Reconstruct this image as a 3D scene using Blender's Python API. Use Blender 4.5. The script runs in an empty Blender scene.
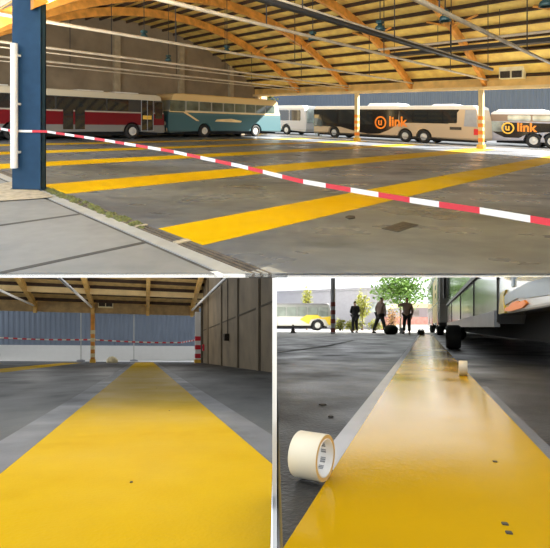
import bpy, bmesh, math, random
from mathutils import Vector, Matrix
random.seed(7)
C = bpy.context.scene.collection
F = 425.0
PY = 230.0
sin, cos, PI = math.sin, math.cos, math.pi

# ---------------------------------------------------------------- the three places (each deck is a plane that slopes gently)
KT = (PY - 119.5) / F; CT = -.025
_a = math.atan2(415, 425); UX, UY = sin(_a), cos(_a)
def T(u, v, z):                     # upper hall: u along the painted stripes, v along the trench drain
    X = UX*u - UY*v; Y = UY*u + UX*v
    return Vector((X, Y, z - 1.45 + KT*Y + CT*X))
KB = (PY - 355) / F
_n = math.hypot(130.4, 425); BX, BY = 425/_n, 130.4/_n
def B(p, q, z):                     # lower left bay: p across the stripe, q along it
    X = BX*p - BY*q; Y = BY*p + BX*q
    return Vector((X, Y, z - .5 + KB*Y))
KR = (PY - 327) / F
_m = math.hypot(150, 425); RX, RY = 425/_m, 150/_m
def R(p, q, z):                     # lower right bay: p across the stripe, q along it
    X = RX*p + RY*q; Y = -RY*p + RX*q
    return Vector((X, Y, z - .33 + KR*Y))
def XY(kind):
    if kind == 'T': return lambda X, Y, z: Vector((X, Y, z - 1.45 + KT*Y + CT*X))
    if kind == 'B': return lambda X, Y, z: Vector((X, Y, z - .5 + KB*Y))
    return lambda X, Y, z: Vector((X, Y, z - .33 + KR*Y))
TX, BXY, RXY = XY('T'), XY('B'), XY('R')

# ---------------------------------------------------------------- materials
def mat(name, col, rough=.6, metal=0, var=.12, scale=3.0, bump=0, spec=.5, bscale=None, emit=0):
    m = bpy.data.materials.new(name); m.use_nodes = True
    nt = m.node_tree; b = nt.nodes['Principled BSDF']
    b.inputs['Roughness'].default_value = rough; b.inputs['Metallic'].default_value = metal
    b.inputs['Specular IOR Level'].default_value = spec
    tc = nt.nodes.new('ShaderNodeTexCoord')
    no = nt.nodes.new('ShaderNodeTexNoise'); no.inputs['Scale'].default_value = scale; no.inputs['Detail'].default_value = 6
    nt.links.new(tc.outputs['Object'], no.inputs['Vector'])
    rp = nt.nodes.new('ShaderNodeValToRGB')
    rp.color_ramp.elements[0].position = .3; rp.color_ramp.elements[1].position = .7
    rp.color_ramp.elements[0].color = [max(0, c*(1-var)) for c in col] + [1]
    rp.color_ramp.elements[1].color = [min(1, c*(1+var)) for c in col] + [1]
    nt.links.new(no.outputs['Fac'], rp.inputs['Fac']); nt.links.new(rp.outputs['Color'], b.inputs['Base Color'])
    if bump:
        n2 = nt.nodes.new('ShaderNodeTexNoise'); n2.inputs['Scale'].default_value = bscale or scale*8; n2.inputs['Detail'].default_value = 4
        nt.links.new(tc.outputs['Object'], n2.inputs['Vector'])
        bp = nt.nodes.new('ShaderNodeBump'); bp.inputs['Strength'].default_value = bump; bp.inputs['Distance'].default_value = .02
        nt.links.new(n2.outputs['Fac'], bp.inputs['Height']); nt.links.new(bp.outputs['Normal'], b.inputs['Normal'])
    if emit:
        b.inputs['Emission Color'].default_value = list(col) + [1]; b.inputs['Emission Strength'].default_value = emit
    return m

def floor_mat(name, c0, c1, stain, rough, big=.35, fine=6, stain_at=.58, rotz=0, streak=1.0, rvar=.15, bump=.25, spec=.5):
    """worn concrete or paint: broad blotches, fine grain, darker stains with their own shapes, uneven gloss"""
    m = bpy.data.materials.new(name); m.use_nodes = True
    nt = m.node_tree; L = nt.links.new; b = nt.nodes['Principled BSDF']
    b.inputs['Specular IOR Level'].default_value = spec
    tc = nt.nodes.new('ShaderNodeTexCoord'); mp = nt.nodes.new('ShaderNodeMapping')
    mp.inputs['Rotation'].default_value = (0, 0, rotz); mp.inputs['Scale'].default_value = (1, streak, 1)
    L(tc.outputs['Object'], mp.inputs['Vector'])
    def noise(s, d):
        n = nt.nodes.new('ShaderNodeTexNoise'); n.inputs['Scale'].default_value = s; n.inputs['Detail'].default_value = d
        L(mp.outputs['Vector'], n.inputs['Vector']); return n
    n1, n2, n3, n4 = noise(big, 5), noise(fine, 8), noise(big*2.3, 7), noise(fine*14, 3)
    mx = nt.nodes.new('ShaderNodeMath'); mx.operation = 'MULTIPLY_ADD'; mx.inputs[1].default_value = .4
    L(n2.outputs['Fac'], mx.inputs[0]); L(n1.outputs['Fac'], mx.inputs[2])
    rp = nt.nodes.new('ShaderNodeValToRGB'); rp.color_ramp.elements[0].position = .5; rp.color_ramp.elements[1].position = .9
    rp.color_ramp.elements[0].color = list(c0)+[1]; rp.color_ramp.elements[1].color = list(c1)+[1]
    L(mx.outputs[0], rp.inputs['Fac'])
    r2 = nt.nodes.new('ShaderNodeValToRGB'); r2.color_ramp.elements[0].position = stain_at; r2.color_ramp.elements[1].position = stain_at+.14
    r2.color_ramp.elements[0].color = (0,0,0,1); r2.color_ramp.elements[1].color = (.75,.75,.75,1)
    L(n3.outputs['Fac'], r2.inputs['Fac'])
    mi = nt.nodes.new('ShaderNodeMix'); mi.data_type = 'RGBA'
    L(r2.outputs['Color'], mi.inputs['Factor']); L(rp.outputs['Color'], mi.inputs['A']); mi.inputs['B'].default_value = list(stain)+[1]
    L(mi.outputs['Result'], b.inputs['Base Color'])
    mr = nt.nodes.new('ShaderNodeMapRange'); mr.inputs['From Min'].default_value = .3; mr.inputs['From Max'].default_value = .7
    mr.inputs['To Min'].default_value = rough-rvar; mr.inputs['To Max'].default_value = rough+rvar
    L(n3.outputs['Fac'], mr.inputs['Value']); L(mr.outputs['Result'], b.inputs['Roughness'])
    bp = nt.nodes.new('ShaderNodeBump'); bp.inputs['Strength'].default_value = bump; bp.inputs['Distance'].default_value = .006
    L(n4.outputs['Fac'], bp.inputs['Height']); L(bp.outputs['Normal'], b.inputs['Normal'])
    return m

def zone_mat(name, zones, rough=.35, spec=.3):
    """a painted vehicle side: horizontal colour bands read from the second UV axis (height in metres / 4)"""
    m = bpy.data.materials.new(name); m.use_nodes = True
    nt = m.node_tree; b = nt.nodes['Principled BSDF']; b.inputs['Roughness'].default_value = rough
    b.inputs['Specular IOR Level'].default_value = spec
    tc = nt.nodes.new('ShaderNodeTexCoord'); sx = nt.nodes.new('ShaderNodeSeparateXYZ')
    nt.links.new(tc.outputs['UV'], sx.inputs[0])
    rp = nt.nodes.new('ShaderNodeValToRGB'); cr = rp.color_ramp; cr.interpolation = 'CONSTANT'
    cr.elements[0].position = 0; cr.elements[0].color = list(zones[0][1])+[1]
    cr.elements[1].position = zones[1][0]/4; cr.elements[1].color = list(zones[1][1])+[1]
    for z, c in zones[2:]:
        e = cr.elements.new(z/4); e.color = list(c)+[1]
    nt.links.new(sx.outputs['Y'], rp.inputs['Fac']); nt.links.new(rp.outputs['Color'], b.inputs['Base Color'])
    return m

M = {}
def mm(name, *a, **k): M[name] = mat(name, *a, **k)
M['deck'] = floor_mat('deck_concrete', (.102,.119,.145), (.205,.236,.283), (.063,.073,.087), .34, big=.3, fine=3, rotz=-_a, streak=2.2, stain_at=.6, rvar=.14)
M['pave'] = floor_mat('pale_slabs', (.17,.177,.18), (.255,.262,.265), (.15,.15,.15), .75, big=.5, fine=5, stain_at=.62, rvar=.08)
M['ground'] = floor_mat('yard_asphalt', (.46,.46,.45), (.58,.58,.57), (.40,.40,.40), .6, big=.2, fine=2, stain_at=.6)
M['yard'] = floor_mat('yard_paving', (.34,.34,.34), (.46,.46,.45), (.28,.28,.28), .7, big=.2, fine=2, stain_at=.6)
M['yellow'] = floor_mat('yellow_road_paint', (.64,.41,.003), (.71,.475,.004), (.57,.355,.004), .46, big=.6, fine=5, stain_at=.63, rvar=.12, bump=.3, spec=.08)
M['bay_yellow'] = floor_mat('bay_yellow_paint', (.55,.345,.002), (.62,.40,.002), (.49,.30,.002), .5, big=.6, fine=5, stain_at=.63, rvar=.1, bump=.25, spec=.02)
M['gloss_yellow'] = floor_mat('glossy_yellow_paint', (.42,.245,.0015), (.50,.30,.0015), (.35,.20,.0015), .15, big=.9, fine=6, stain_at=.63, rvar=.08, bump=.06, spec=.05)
M['bayfloor'] = floor_mat('bay_concrete', (.045,.047,.047), (.11,.114,.115), (.03,.031,.031), .5, big=.6, fine=4, stain_at=.58, rotz=-.3, streak=.45, rvar=.08, bump=.4, spec=.09)
M['dark_floor'] = floor_mat('garage_concrete', (.03,.0295,.029), (.10,.098,.095), (.015,.015,.0145), .45, big=.9, fine=6, stain_at=.56, rvar=.14, bump=.5, spec=.10)
M['band'] = floor_mat('pale_edge_band', (.12,.125,.135), (.175,.18,.195), (.10,.10,.11), .55, big=.8, fine=5, bump=.3, spec=.15)
mm('joint', (.07,.068,.065), .9, var=.3); mm('kerb', (.36,.37,.37), .75, var=.12, scale=4, bump=.2)
mm('white', (.86,.86,.85), .6, var=.02); mm('edge_white', (.97,.97,.96), .7, var=.01); mm('white_wall', (.80,.80,.80), .7, var=.06, scale=1.5)
mm('steel_blue', (.020,.060,.125), .5, var=.12, scale=6, spec=.15); mm('steel_edge', (.05,.10,.16), .5, spec=.2)
mm('pvc', (.82,.83,.84), .4, var=.03)
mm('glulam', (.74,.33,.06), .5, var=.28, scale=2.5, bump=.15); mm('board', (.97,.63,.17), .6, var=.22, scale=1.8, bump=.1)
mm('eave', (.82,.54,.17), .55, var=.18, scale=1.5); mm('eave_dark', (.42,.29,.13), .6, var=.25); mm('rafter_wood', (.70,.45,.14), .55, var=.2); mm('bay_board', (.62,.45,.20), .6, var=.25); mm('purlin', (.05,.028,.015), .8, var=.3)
mm('rod', (.62,.54,.40), .4, var=.15); mm('dark_rod', (.03,.03,.03), .5); mm('lamp', (.02,.06,.065), .4)
mm('backwall', (.30,.235,.15), .85, var=.22, scale=.8, bump=.2); mm('pilaster', (.44,.36,.23), .8, var=.15)
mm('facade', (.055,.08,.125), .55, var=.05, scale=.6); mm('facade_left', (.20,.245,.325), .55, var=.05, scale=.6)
mm('precast', (.25,.195,.125), .8, var=.25, scale=.9, bump=.3); mm('precast_dark', (.10,.08,.05), .85, var=.25)
mm('tyre', (.015,.015,.015), .8, var=.2); mm('hub', (.55,.55,.52), .4, var=.1); mm('hub_white', (.75,.73,.65), .4)
mm('glass', (.018,.022,.024), .06, var=.2, spec=.9); mm('glass_light', (.30,.35,.34), .08, var=.6, scale=.9, spec=.9)
mm('glass_green', (.10,.13,.11), .08, var=.5, scale=1.2, spec=.9)
mm('black_panel', (.012,.012,.013), .2, spec=.6); mm('chassis', (.012,.012,.012), .9)
mm('orange', (.90,.26,.02), .4, var=.05); mm('gold', (.92,.50,.05), .4, var=.05)
mm('red', (.68,.03,.05), .5, var=.06); mm('tape_white', (.88,.88,.88), .5, var=.03)
mm('red_lamp', (.6,.03,.03), .3); mm('amber', (.9,.55,.08), .35); mm('chrome', (.6,.6,.58), .2, metal=.8)
mm('skin', (.42,.25,.18), .6); mm('hair', (.03,.022,.018), .7); mm('dark_cloth', (.035,.034,.036), .85); mm('brown_cloth', (.34,.25,.21), .85, var=.2)
mm('grey_cloth', (.20,.17,.16), .85, var=.15); mm('hivis', (.36,.36,.06), .8); mm('olive_bag', (.025,.032,.018), .8, var=.3, scale=12, bump=.3)
mm('leaf', (.15,.28,.05), .7, var=.3, scale=2); mm('leaf_yellow', (.34,.35,.06), .7, var=.25, scale=2); mm('leaf_rust', (.62,.40,.20), .7, var=.25, scale=2)
mm('bark', (.12,.085,.06), .9, var=.3); mm('brick', (.50,.25,.22), .85, var=.25, scale=3); mm('house_grey', (.34,.34,.38), .8, var=.05)
mm('roof_grey', (.3,.3,.33), .8); mm('masking', (.60,.545,.42), .55, var=.04, scale=14); mm('masking_edge', (.60,.40,.16), .6, var=.1, scale=30)
mm('card', (.72,.72,.72), .6, var=.06, scale=30); mm('print_grey', (.22,.23,.25), .6); mm('strip', (.38,.39,.42), .6, var=.08, scale=6)
mm('steel', (.40,.40,.42), .4, metal=.5); mm('moss', (.13,.15,.05), .95, var=.5, scale=14, bump=.5); mm('grate', (.16,.14,.12), .6, metal=.3, var=.3, scale=8)
mm('sand', (.42,.37,.28), .95, var=.3, scale=9, bump=.4); mm('dirt', (.06,.05,.04), .9, var=.4, scale=15); mm('vent_cream', (.95,.85,.55), .6)
mm('bus_yellow', (.62,.45,.03), .35, var=.05); mm('stone', (.80,.72,.48), .9, var=.2, scale=6); mm('beam_cream', (.84,.64,.32), .6, var=.15, scale=1.5)
mm('blue_grey', (.16,.20,.25), .3); mm('slab_soffit', (.25,.235,.21), .85, var=.15); mm('dark_red', (.22,.05,.04), .6); mm('cream_post', (.70,.55,.28), .6, var=.1); mm('trim_grey', (.30,.32,.35), .35, var=.1)

# ---------------------------------------------------------------- mesh building
class MB:
    def __init__(s, f): s.f = f; s.v = []; s.uv = []; s.p = []; s.mi = []; s.sm = []
    def add(s, pts, faces, mi=0, smooth=False, uv=None):
        o = len(s.v); s.v += [tuple(p) for p in pts]; s.uv += uv or [(0, 0)]*len(pts)
        for f in faces: s.p.append([i+o for i in f]); s.mi.append(mi); s.sm.append(smooth)
    def box(s, a0, a1, b0, b1, c0, c1, mi=0):
        s.add([(a,b,c) for c in (c0,c1) for b in (b0,b1) for a in (a0,a1)],
              [(0,2,3,1),(4,5,7,6),(0,1,5,4),(2,6,7,3),(0,4,6,2),(1,3,7,5)], mi)
        return s
    def sheet(s, pts, z0, z1, mi=0):        # a thin slab over a ground polygon
        n = len(pts)
        s.add([(x,y,z0) for x,y in pts]+[(x,y,z1) for x,y in pts],
              [list(range(n))[::-1], list(range(n, 2*n))]+[(i,(i+1)%n,(i+1)%n+n,i+n) for i in range(n)], mi)
        return s
    def prism(s, prof, ax, d0, d1, mi=0, uv=None):   # 2D outline pushed along an axis: ax 1 = (a,c) outline along b; ax 0 = (b,c) along a
        n = len(prof)
        def P(q, d): return (q[0], d, q[1]) if ax == 1 else (d, q[0], q[1])
        s.add([P(q,d0) for q in prof]+[P(q,d1) for q in prof],
              [list(range(n)), list(range(n,2*n))[::-1]]+[(i,i+n,(i+1)%n+n,(i+1)%n) for i in range(n)], mi,
              uv=(uv*2 if uv else None))
        return s
    def tube(s, path, r, n=8, mi=0, cap=True):
        P = [Vector(p) for p in path]; rings = []
        rr = r if isinstance(r, (list, tuple)) else [r]*len(P)
        for i, p in enumerate(P):
            d = (P[min(i+1,len(P)-1)] - P[max(i-1,0)]).normalized()
            up = Vector((0,0,1)) if abs(d.z) < .9 else Vector((0,1,0))
            x = d.cross(up).normalized(); y = d.cross(x)
            rings.append([p + (x*cos(2*PI*k/n) + y*sin(2*PI*k/n))*rr[i] for k in range(n)])
        faces = [(i*n+k, i*n+(k+1)%n, (i+1)*n+(k+1)%n, (i+1)*n+k) for i in range(len(P)-1) for k in range(n)]
        s.add([q for g in rings for q in g], faces, mi, True)
        if cap:
            s.add(rings[0], [list(range(n))[::-1]], mi); s.add(rings[-1], [list(range(n))], mi)
        return s
    def lathe(s, c, axis, prof, n=28, mi=0, closed=False):   # prof: (radius, offset along axis)
        a = Vector(axis).normalized(); up = Vector((0,0,1)) if abs(a.z) < .9 else Vector((1,0,0))
        x = a.cross(up).normalized(); y = a.cross(x); c = Vector(c)
        pts = [c + a*h + (x*cos(2*PI*k/n)+y*sin(2*PI*k/n))*r for r,h in prof for k in range(n)]
        m = len(prof); rng = range(m if closed else m-1)
        s.add(pts, [(i*n+k, i*n+(k+1)%n, ((i+1)%m)*n+(k+1)%n, ((i+1)%m)*n+k) for i in rng for k in range(n)], mi, True)
        return s
    def build(s, name, mats, parent=None, clip=(), bevel=0, origin=None):
        me = bpy.data.meshes.new(name)
        W = [s.f(*p) for p in s.v]
        bm = bmesh.new(); vs = [bm.verts.new(w) for w in W]
        ul = bm.loops.layers.uv.new('UVMap')
        for f, mi, sm in zip(s.p, s.mi, s.sm):
            try: fc = bm.faces.new([vs[i] for i in f])
            except ValueError: continue
            fc.material_index = mi; fc.smooth = sm
            for lp, i in zip(fc.loops, f): lp[ul].uv = s.uv[i]
        bmesh.ops.recalc_face_normals(bm, faces=bm.faces)
        for co, no in clip:
            r = bmesh.ops.bisect_plane(bm, geom=bm.verts[:]+bm.edges[:]+bm.faces[:], plane_co=co, plane_no=no, clear_outer=True)
            ed = [g for g in r['geom_cut'] if isinstance(g, bmesh.types.BMEdge)]
            if ed: bmesh.ops.holes_fill(bm, edges=ed)
        root = parent
        while root is not None and root.parent is not None: root = root.parent
        if root is not None: off = root.location.copy()
        else:
            off = origin if origin is not None else Vector((0,0,0))
        bmesh.ops.translate(bm, verts=bm.verts, vec=-off)
        bm.to_mesh(me); bm.free()
        for m in (mats if isinstance(mats, (list, tuple)) else [mats]): me.materials.append(M[m] if isinstance(m, str) else m)
        o = bpy.data.objects.new(name, me); C.objects.link(o)
        if parent is not None: o.parent = parent
        else: o.location = off
        if bevel:
            md = o.modifiers.new('edge', 'BEVEL'); md.width = bevel; md.segments = 3; md.limit_method = 'ANGLE'; md.angle_limit = 1.0
        return o
def tag(o, label=None, cat=None, group=None, kind=None):
    for k, v in (('label', label), ('category', cat), ('group', group), ('kind', kind)):
        if v: o[k] = v
    return o
def thing(name, loc, label, cat, group=None):
    o = bpy.data.objects.new(name, None); o.empty_display_size = .1; C.objects.link(o); o.location = loc
    return tag(o, label, cat, group)
def struct(o, label=None, cat=None): return tag(o, label, cat, None, 'structure')
def link_copy(o, parent=None):
    c = o.copy(); C.objects.link(c)
    if parent is not None: c.parent = parent
    for ch in list(o.children): link_copy(ch, c)
    return c
def letters(text, size):
    cu = bpy.data.curves.new('t', 'FONT'); cu.body = text; cu.size = size; cu.offset = size*.03
    o = bpy.data.objects.new('t', cu); C.objects.link(o); bpy.context.view_layer.update()
    me = bpy.data.meshes.new_from_object(o.evaluated_get(bpy.context.evaluated_depsgraph_get()))
    v = [(p.co.x, p.co.y) for p in me.vertices]; f = [list(p.vertices) for p in me.polygons]
    bpy.data.objects.remove(o); bpy.data.curves.remove(cu); bpy.data.meshes.remove(me)
    return v, f
LEFT = ((-.012,0,0), (1,0,0)); RIGHT = ((.012,0,0), (-1,0,0))
SOFFIT = ((0,0,0), (0, 47.0/F, 1))           # everything in the lower bays stays beneath the upper deck

# ================================================================ UPPER HALL
# deck, yard and kerb strip
def front(X): return F*1.45/(273.9-119.5-.025*F*X/4.0)      # the deck's front edge
NE = [(-2.75, front(-2.75)), (2.75, front(2.75))]
def TXY(u, v): return (UX*u-UY*v, UY*u+UX*v)
edge_cut = [(Vector((0, 3.97, TX(0,3.97,0).z)), (-(NE[1][1]-NE[0][1])/5.5*-1, -1, 0))]
def deckcut():
    a, b = Vector((*NE[0],0)), Vector((*NE[1],0)); d = (b-a).normalized()
    return [(a, (d.y, -d.x, 0))]
DC = deckcut()
DC2 = [(DC[0][0] + Vector((0,.4,0)), DC[0][1])]
U0 = 2.86
def uvsheet(pts, z0, z1, name, m, clip=(), **k):
    return MB(T).sheet(pts, z0, z1).build(name, m, clip=clip, **k)
struct(uvsheet([(U0, -4), (17, -4), (27.6, 1.5), (27.6, 29.4), (U0, 29.4)], -.03, 0, 'floor', 'deck', DC))
struct(uvsheet([(2.44, -4), (17, -4), (27.6, 1.5), (40, 2), (40, 40), (2.44, 40)], -.09, -.045, 'ceiling_added_sheet', 'slab_soffit', DC2))  # sheet added under the deck to tune bounce and reflections in the lower bays
struct(uvsheet([(-12, -4), (2.44, -4), (2.44, 40), (-12, 40)], -.09, -.045, 'ceiling_added_sheet', 'slab_soffit', DC2))
struct(uvsheet([(27.6, 2), (40, 2), (40, 42), (27.6, 42)], -.03, 0, 'ground', 'ground', DC))
struct(uvsheet([(-12, -4), (2.44, -4), (2.44, 40), (-12, 40)], -.03, 0, 'pavement', 'pave', DC))
struct(uvsheet([(2.44, -4), (2.5, -4), (2.5, 40), (2.44, 40)], -.03, -.012, 'pavement_joint', 'joint', DC))
for va, vb in ((6.2, 6.36), (4.32, 4.48)):
    struct(uvsheet([(-12, va-.03-.05*13.4*.12), (2.44, vb-.035), (2.44, vb+.035), (-12, va+.03-.05*13.4*.12)], .0, .004, 'pavement_joint', 'joint', DC))
struct(uvsheet([(2.5, -4), (2.68, -4), (2.68, 40), (2.5, 40)], -.03, .004, 'trim_1', 'kerb', DC))
# white front edge of the deck
a, b = Vector((*NE[0],0)), Vector((*NE[1],0)); dd = (b-a).normalized(); nn = Vector((dd.y, -dd.x, 0))
e0, e1 = a - dd*3, b + dd*4
struct(MB(TX).sheet([(e0.x,e0.y),(e1.x,e1.y),((e1-nn*.06).x,(e1-nn*.06).y),((e0-nn*.06).x,(e0-nn*.06).y)], -.038, -.001).build('trim_2', 'edge_white'))
# white dividing wall between the two lower bays; hidden upper part added to block sun
Yf = 1.5; w = .0080
wz = lambda Y: -47.6/F*Y
struct(MB(lambda x,y,z: Vector((x,y,z))).prism([(Yf,-1.35),(48,-15.2),(48,-1.6+KT*48),(4.6,-1.6+KT*4.6),(4.6,wz(4.6)),(Yf,wz(Yf))], 0, -.0015-w, -.0015+w).build('wall_center', 'white'))

# trench drain
dr = thing('trench_drain', T(2.77, 4, 0), 'long rusty trench drain with slatted grate running forward from the blue column', 'drain')
MB(T).box(2.68, U0, -4, 28, -.044, -.03).build('channel', 'joint', dr, DC)
g = MB(T)
for k in range(3): g.box(2.695+.06*k, 2.72+.06*k, -4, 29, -.03, .006)
g.build('grate', 'grate', dr, DC)
ms = MB(T)
for k in range(130):
    v = 4.9 + random.random()**.8*4.0; u = 2.69+random.random()*.15; s_ = .02+random.random()*.035
    ms.add([(u-s_,v-s_*1.5,.004),(u+s_,v-s_,.004),(u+s_*.7,v+s_*1.6,.004),(u-s_*.8,v+s_*1.2,.004),(u,v,.012+s_*.5)],[(0,1,4),(1,2,4),(2,3,4),(3,0,4)])
tag(ms.build('moss', 'moss', None), 'green moss clumps growing in the far part of the trench drain', 'moss', kind='stuff')
MB(T).box(2.68, U0, 4.16, 4.26, .004, .02).build('crossbar', 'sand', dr); MB(T).box(2.68, U0, 5.15, 5.2, .004, .016).build('crossbar', 'sand', dr)

MB(T).box(2.3, 2.95, 2.55, 2.98, -.04, .0045).build('drain_end', 'kerb', dr, DC)
# painted stripes
def stripe(v0, v1, label):
    tag(uvsheet([(U0+.02, v0), (27.4, v0+.02), (27.4, v1+.02), (U0+.02, v1)], .0005, .003, 'painted_stripe', 'yellow', DC), label, 'floor marking', 'yellow lane stripes in the upper hall')
stripe(3.96, 4.92, 'nearest yellow floor stripe in the upper hall, starting beside the middle of the trench drain')
stripe(8.12, 9.44, 'second yellow floor stripe in the upper hall, starting at the foot of the blue column')
stripe(12.72, 13.92, 'third yellow floor stripe in the upper hall, crossed by the tape beside the column')
stripe(17.0, 18.2, 'fourth yellow floor stripe in the upper hall, thin band above the barrier tape')
stripe(21.4, 22.5, 'farthest yellow floor stripe in the upper hall, in front of red and teal buses')
# lighter construction strips beside the nearest stripe, drain covers
ct = thing('drain_cover', T(5.44, 2.88, 0), 'small dark rectangular drain cover in the grey floor right of the nearest stripe', 'drain cover')
MB(T).box(5.15, 5.75, 2.76, 3.0, .001, .008).build('frame', 'joint', ct)
g = MB(T)
for k in range(6): g.box(5.2+.09*k, 5.25+.09*k, 2.79, 2.97, .006, .012)
g.build('grate', 'dirt', ct)
ch = MB(T); ch.sheet([(5.25,3.6),(5.38,3.58),(5.46,3.64),(5.42,3.72),(5.3,3.7)], .001, .02)
tag(ch.build('debris_chip', 'dirt'), 'small dark chip of debris on the floor between the tape and the drain cover', 'debris')
# sandy dirt round the column foot
sd = MB(T); n = 22
pts = [(2.35+1.0*cos(2*PI*k/n)*(1+.25*random.random()) , 8.95+.95*sin(2*PI*k/n)*(1+.3*random.random())) for k in range(n)]
pts = [(min(u, 2.6), v) for u, v in pts]
sd.sheet(pts, .0162, .019)
tag(sd.build('sand_patch', 'sand'), 'sandy dirt spread around the foot of the blue steel column', 'dirt', kind='stuff')

# blue column at the left
cx0, cx1, cy0, cy1 = -4.94, -4.40, 8.0, 8.17
col = thing('steel_column', TX(-4.7, 8.1, 0), 'large blue steel column standing at the head of the trench drain', 'column')
h = MB(TX); h.box(-4.93, cx1, cy0-.03, cy0, 0, 6.0); h.box(-4.86, cx1, cy0, cy0+.03, 0, 6.0); h.box(-4.86, cx1, cy1-.03, cy1, 0, 6.0); h.box(-4.72, -4.69, cy0, cy1, 0, 6)
h.box(-4.86, -4.83, cy0, cy1, 0, 6); h.box(cx1-.03, cx1, cy0, cy1, 0, 6)
h.build('shaft', 'steel_blue', col)
MB(TX).box(cx0, -4.86, cy0+.05, cy1, 0, 6.0).build('side_flange', 'steel_edge', col)
MB(TX).box(cx0-.02, cx1+.03, cy0-.03, cy1+.03, 0.016, .03).build('base_plate', 'steel_blue', col)
dp = thing('downpipe', TX(-5.0, 7.95, .3), 'white rain downpipe strapped to the left edge of the blue column', 'pipe')
MB(TX).tube([(-4.83,7.87,.43),(-4.83,7.87,2.74)], .062, 12).build('pipe', 'pvc', dp)
for z in (.7, 1.6, 2.5): MB(TX).box(-4.90, -4.76, 7.87, 7.969, z, z+.04).build('bracket', 'pvc', dp)

# barrier tape: from beyond the left edge, round the column, towards the camera at the right
def tape(name, path, width, seg, label, f, thick=.004, wave=0):
    P = [Vector(f(*p)) for p in path]
    pts = []                                  # dense resample
    for i in range(len(P)-1):
        L = (P[i+1]-P[i]).length; n = max(1, int(L/.05))
        pts += [P[i].lerp(P[i+1], k/n) for k in range(n)]
    pts.append(P[-1])
    mb = MB(lambda x,y,z: Vector((x,y,z))); d = 0
    for i in range(len(pts)-1):
        a, b = pts[i], pts[i+1]; t = (b-a); d0 = d; d += t.length
        nrm = Vector((t.y, -t.x, 0)).normalized()*thick
        w0 = Vector((0,0,width/2))
        mb.add([a-w0-nrm, b-w0-nrm, b+w0-nrm, a+w0-nrm, a-w0+nrm, b-w0+nrm, b+w0+nrm, a+w0+nrm],
               [(0,1,2,3),(7,6,5,4),(0,4,5,1),(3,2,6,7)], int(d0/seg) % 2)
    return tag(mb.build(name, ['tape_white', 'red']), label, 'barrier tape')
def pxT(x, y, Y): X = (x-275)*Y/F; return (X, Y, 1.45 + (119.5+.025*(x-275)-y)*Y/F)
def pxrun(ps, f): return [f(*p) for p in ps]
pth = [pxT(-12,126.5,8.6), pxT(13,131,7.95), pxT(46,131.5,7.95)]
tt = [(46,131.5),(100,139.5),(170,151),(240,166),(300,181),(360,191.5),(410,200),(480,210.5),(560,224)]
Ys = [7.95,7.0,5.9,4.95,4.25,3.7,3.3,2.85,2.45]
pth += [pxT(x, y, Y) for (x, y), Y in zip(tt, Ys)]
_e = [pth[-1][k] + (pth[-1][k]-pth[-2][k])*7 for k in range(3)]; pth.append((_e[0], _e[1], pth[-1][2]+.05))
tape('barrier_tape', pth, .043, .30, 'red and white striped barrier tape stretched from the blue column across the whole upper hall', TX)

# roof: vaulted boards with purlins, on bowed glulam arches
def prof(u): return 7.9 - 4.15*((u-15.0)/12.4)**2
us = [2.2 + k*(27.6-2.2)/40 for k in range(41)]
roof = MB(T)
up = [(u, prof(u)+.52) for u in us]; lo = [(u, prof(u)+.40) for u in us]
roof.prism(lo + up[::-1], 1, -7, 29.2)
rf = struct(roof.build('ceiling', 'board'))
npur = 26
for k in range(npur):
    u = 2.8 + k*(27.0-2.8)/(npur-1)
    z = prof(u)
    sl = -4.15*2*(u-15)/12.4**2
    c, s_ = cos(math.atan(sl)), sin(math.atan(sl))
    q = [(u + dx*c - dz*s_, z + .31 + dx*s_ + dz*c) for dx, dz in ((-.05,-.09),(.05,-.09),(.05,.12),(-.05,.12))]
    MB(T).prism(q, 1, -7, 29.0).build('purlin', 'purlin', rf)
arch_lab = {23.6:'farthest glulam roof arch in the upper hall, nearest the concrete back wall', 18.7:'second glulam roof arch from the concrete back wall, landing on the middle open-side post',
            13.5:'third glulam roof arch from the concrete back wall, landing between the two open-side posts', 8.8:'fourth glulam roof arch from the back wall, landing on the banded right post',
            3.8:'nearest glulam roof arch, cut by the top right corner of the upper hall'}
tie_lab = {23.6:'lowest of the pale tie rods crossing before the concrete back wall', 18.7:'pale tie rod across the hall, second up from the lowest one by the back wall',
           13.5:'pale tie rod ending at the arch foot left of the banded right post', 8.8:'pale tie rod running down to the top of the banded right post', 3.8:'pale tie rod at the far right, passing above the wooden vent box'}
for v in arch_lab:
    mb = MB(T)
    aus = [2.5+k*(27.2-2.5)/36 for k in range(37)]
    low = [(u, prof(u)-.30) for u in aus]; upp = [(u, prof(u)+.19) for u in aus]
    mb.prism(low+upp[::-1], 1, v-.11, v+.11)
    ar = tag(mb.build('roof_arch', 'glulam', None, bevel=.015), arch_lab[v], 'roof arch', 'glulam arches of the upper hall')
    tr = thing('tie_rod', T(15, v, 4.1), tie_lab[v], 'tie rod', 'tie rods of the upper hall')
    hz = 4.12 if v > 5 else 3.75
    MB(T).tube([(2.7, v-.16, hz),(27.0, v-.16, hz)], .055, 8).build('bar', 'rod', tr)
    for u in (8.5, 15, 21.5): MB(T).tube([(u, v-.16, hz+.05),(u, v-.16, prof(u)-.3)], .018, 6).build('hanger', 'dark_rod', tr)
    if v in (23.6, 18.7):
        MB(T).tube([(2.7, v-.3, hz-.22),(27.0, v-.3, hz-.22)], .028, 6).build('conduit', 'rod', tr)
    for s_ in (-1, 1):          # knee braces from arch to purlins
        MB(T).tube([(22.0, v+s_*.1, prof(22)-.1),(22.0, v+s_*1.3, prof(22)+.3)], .06, 6).build('knee_brace', 'glulam', ar)
dpipe = thing('dark_pipe', T(15, 6, 3.8), 'black pipe slung under the roof, slanting from the top centre to the banded post', 'pipe')
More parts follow.
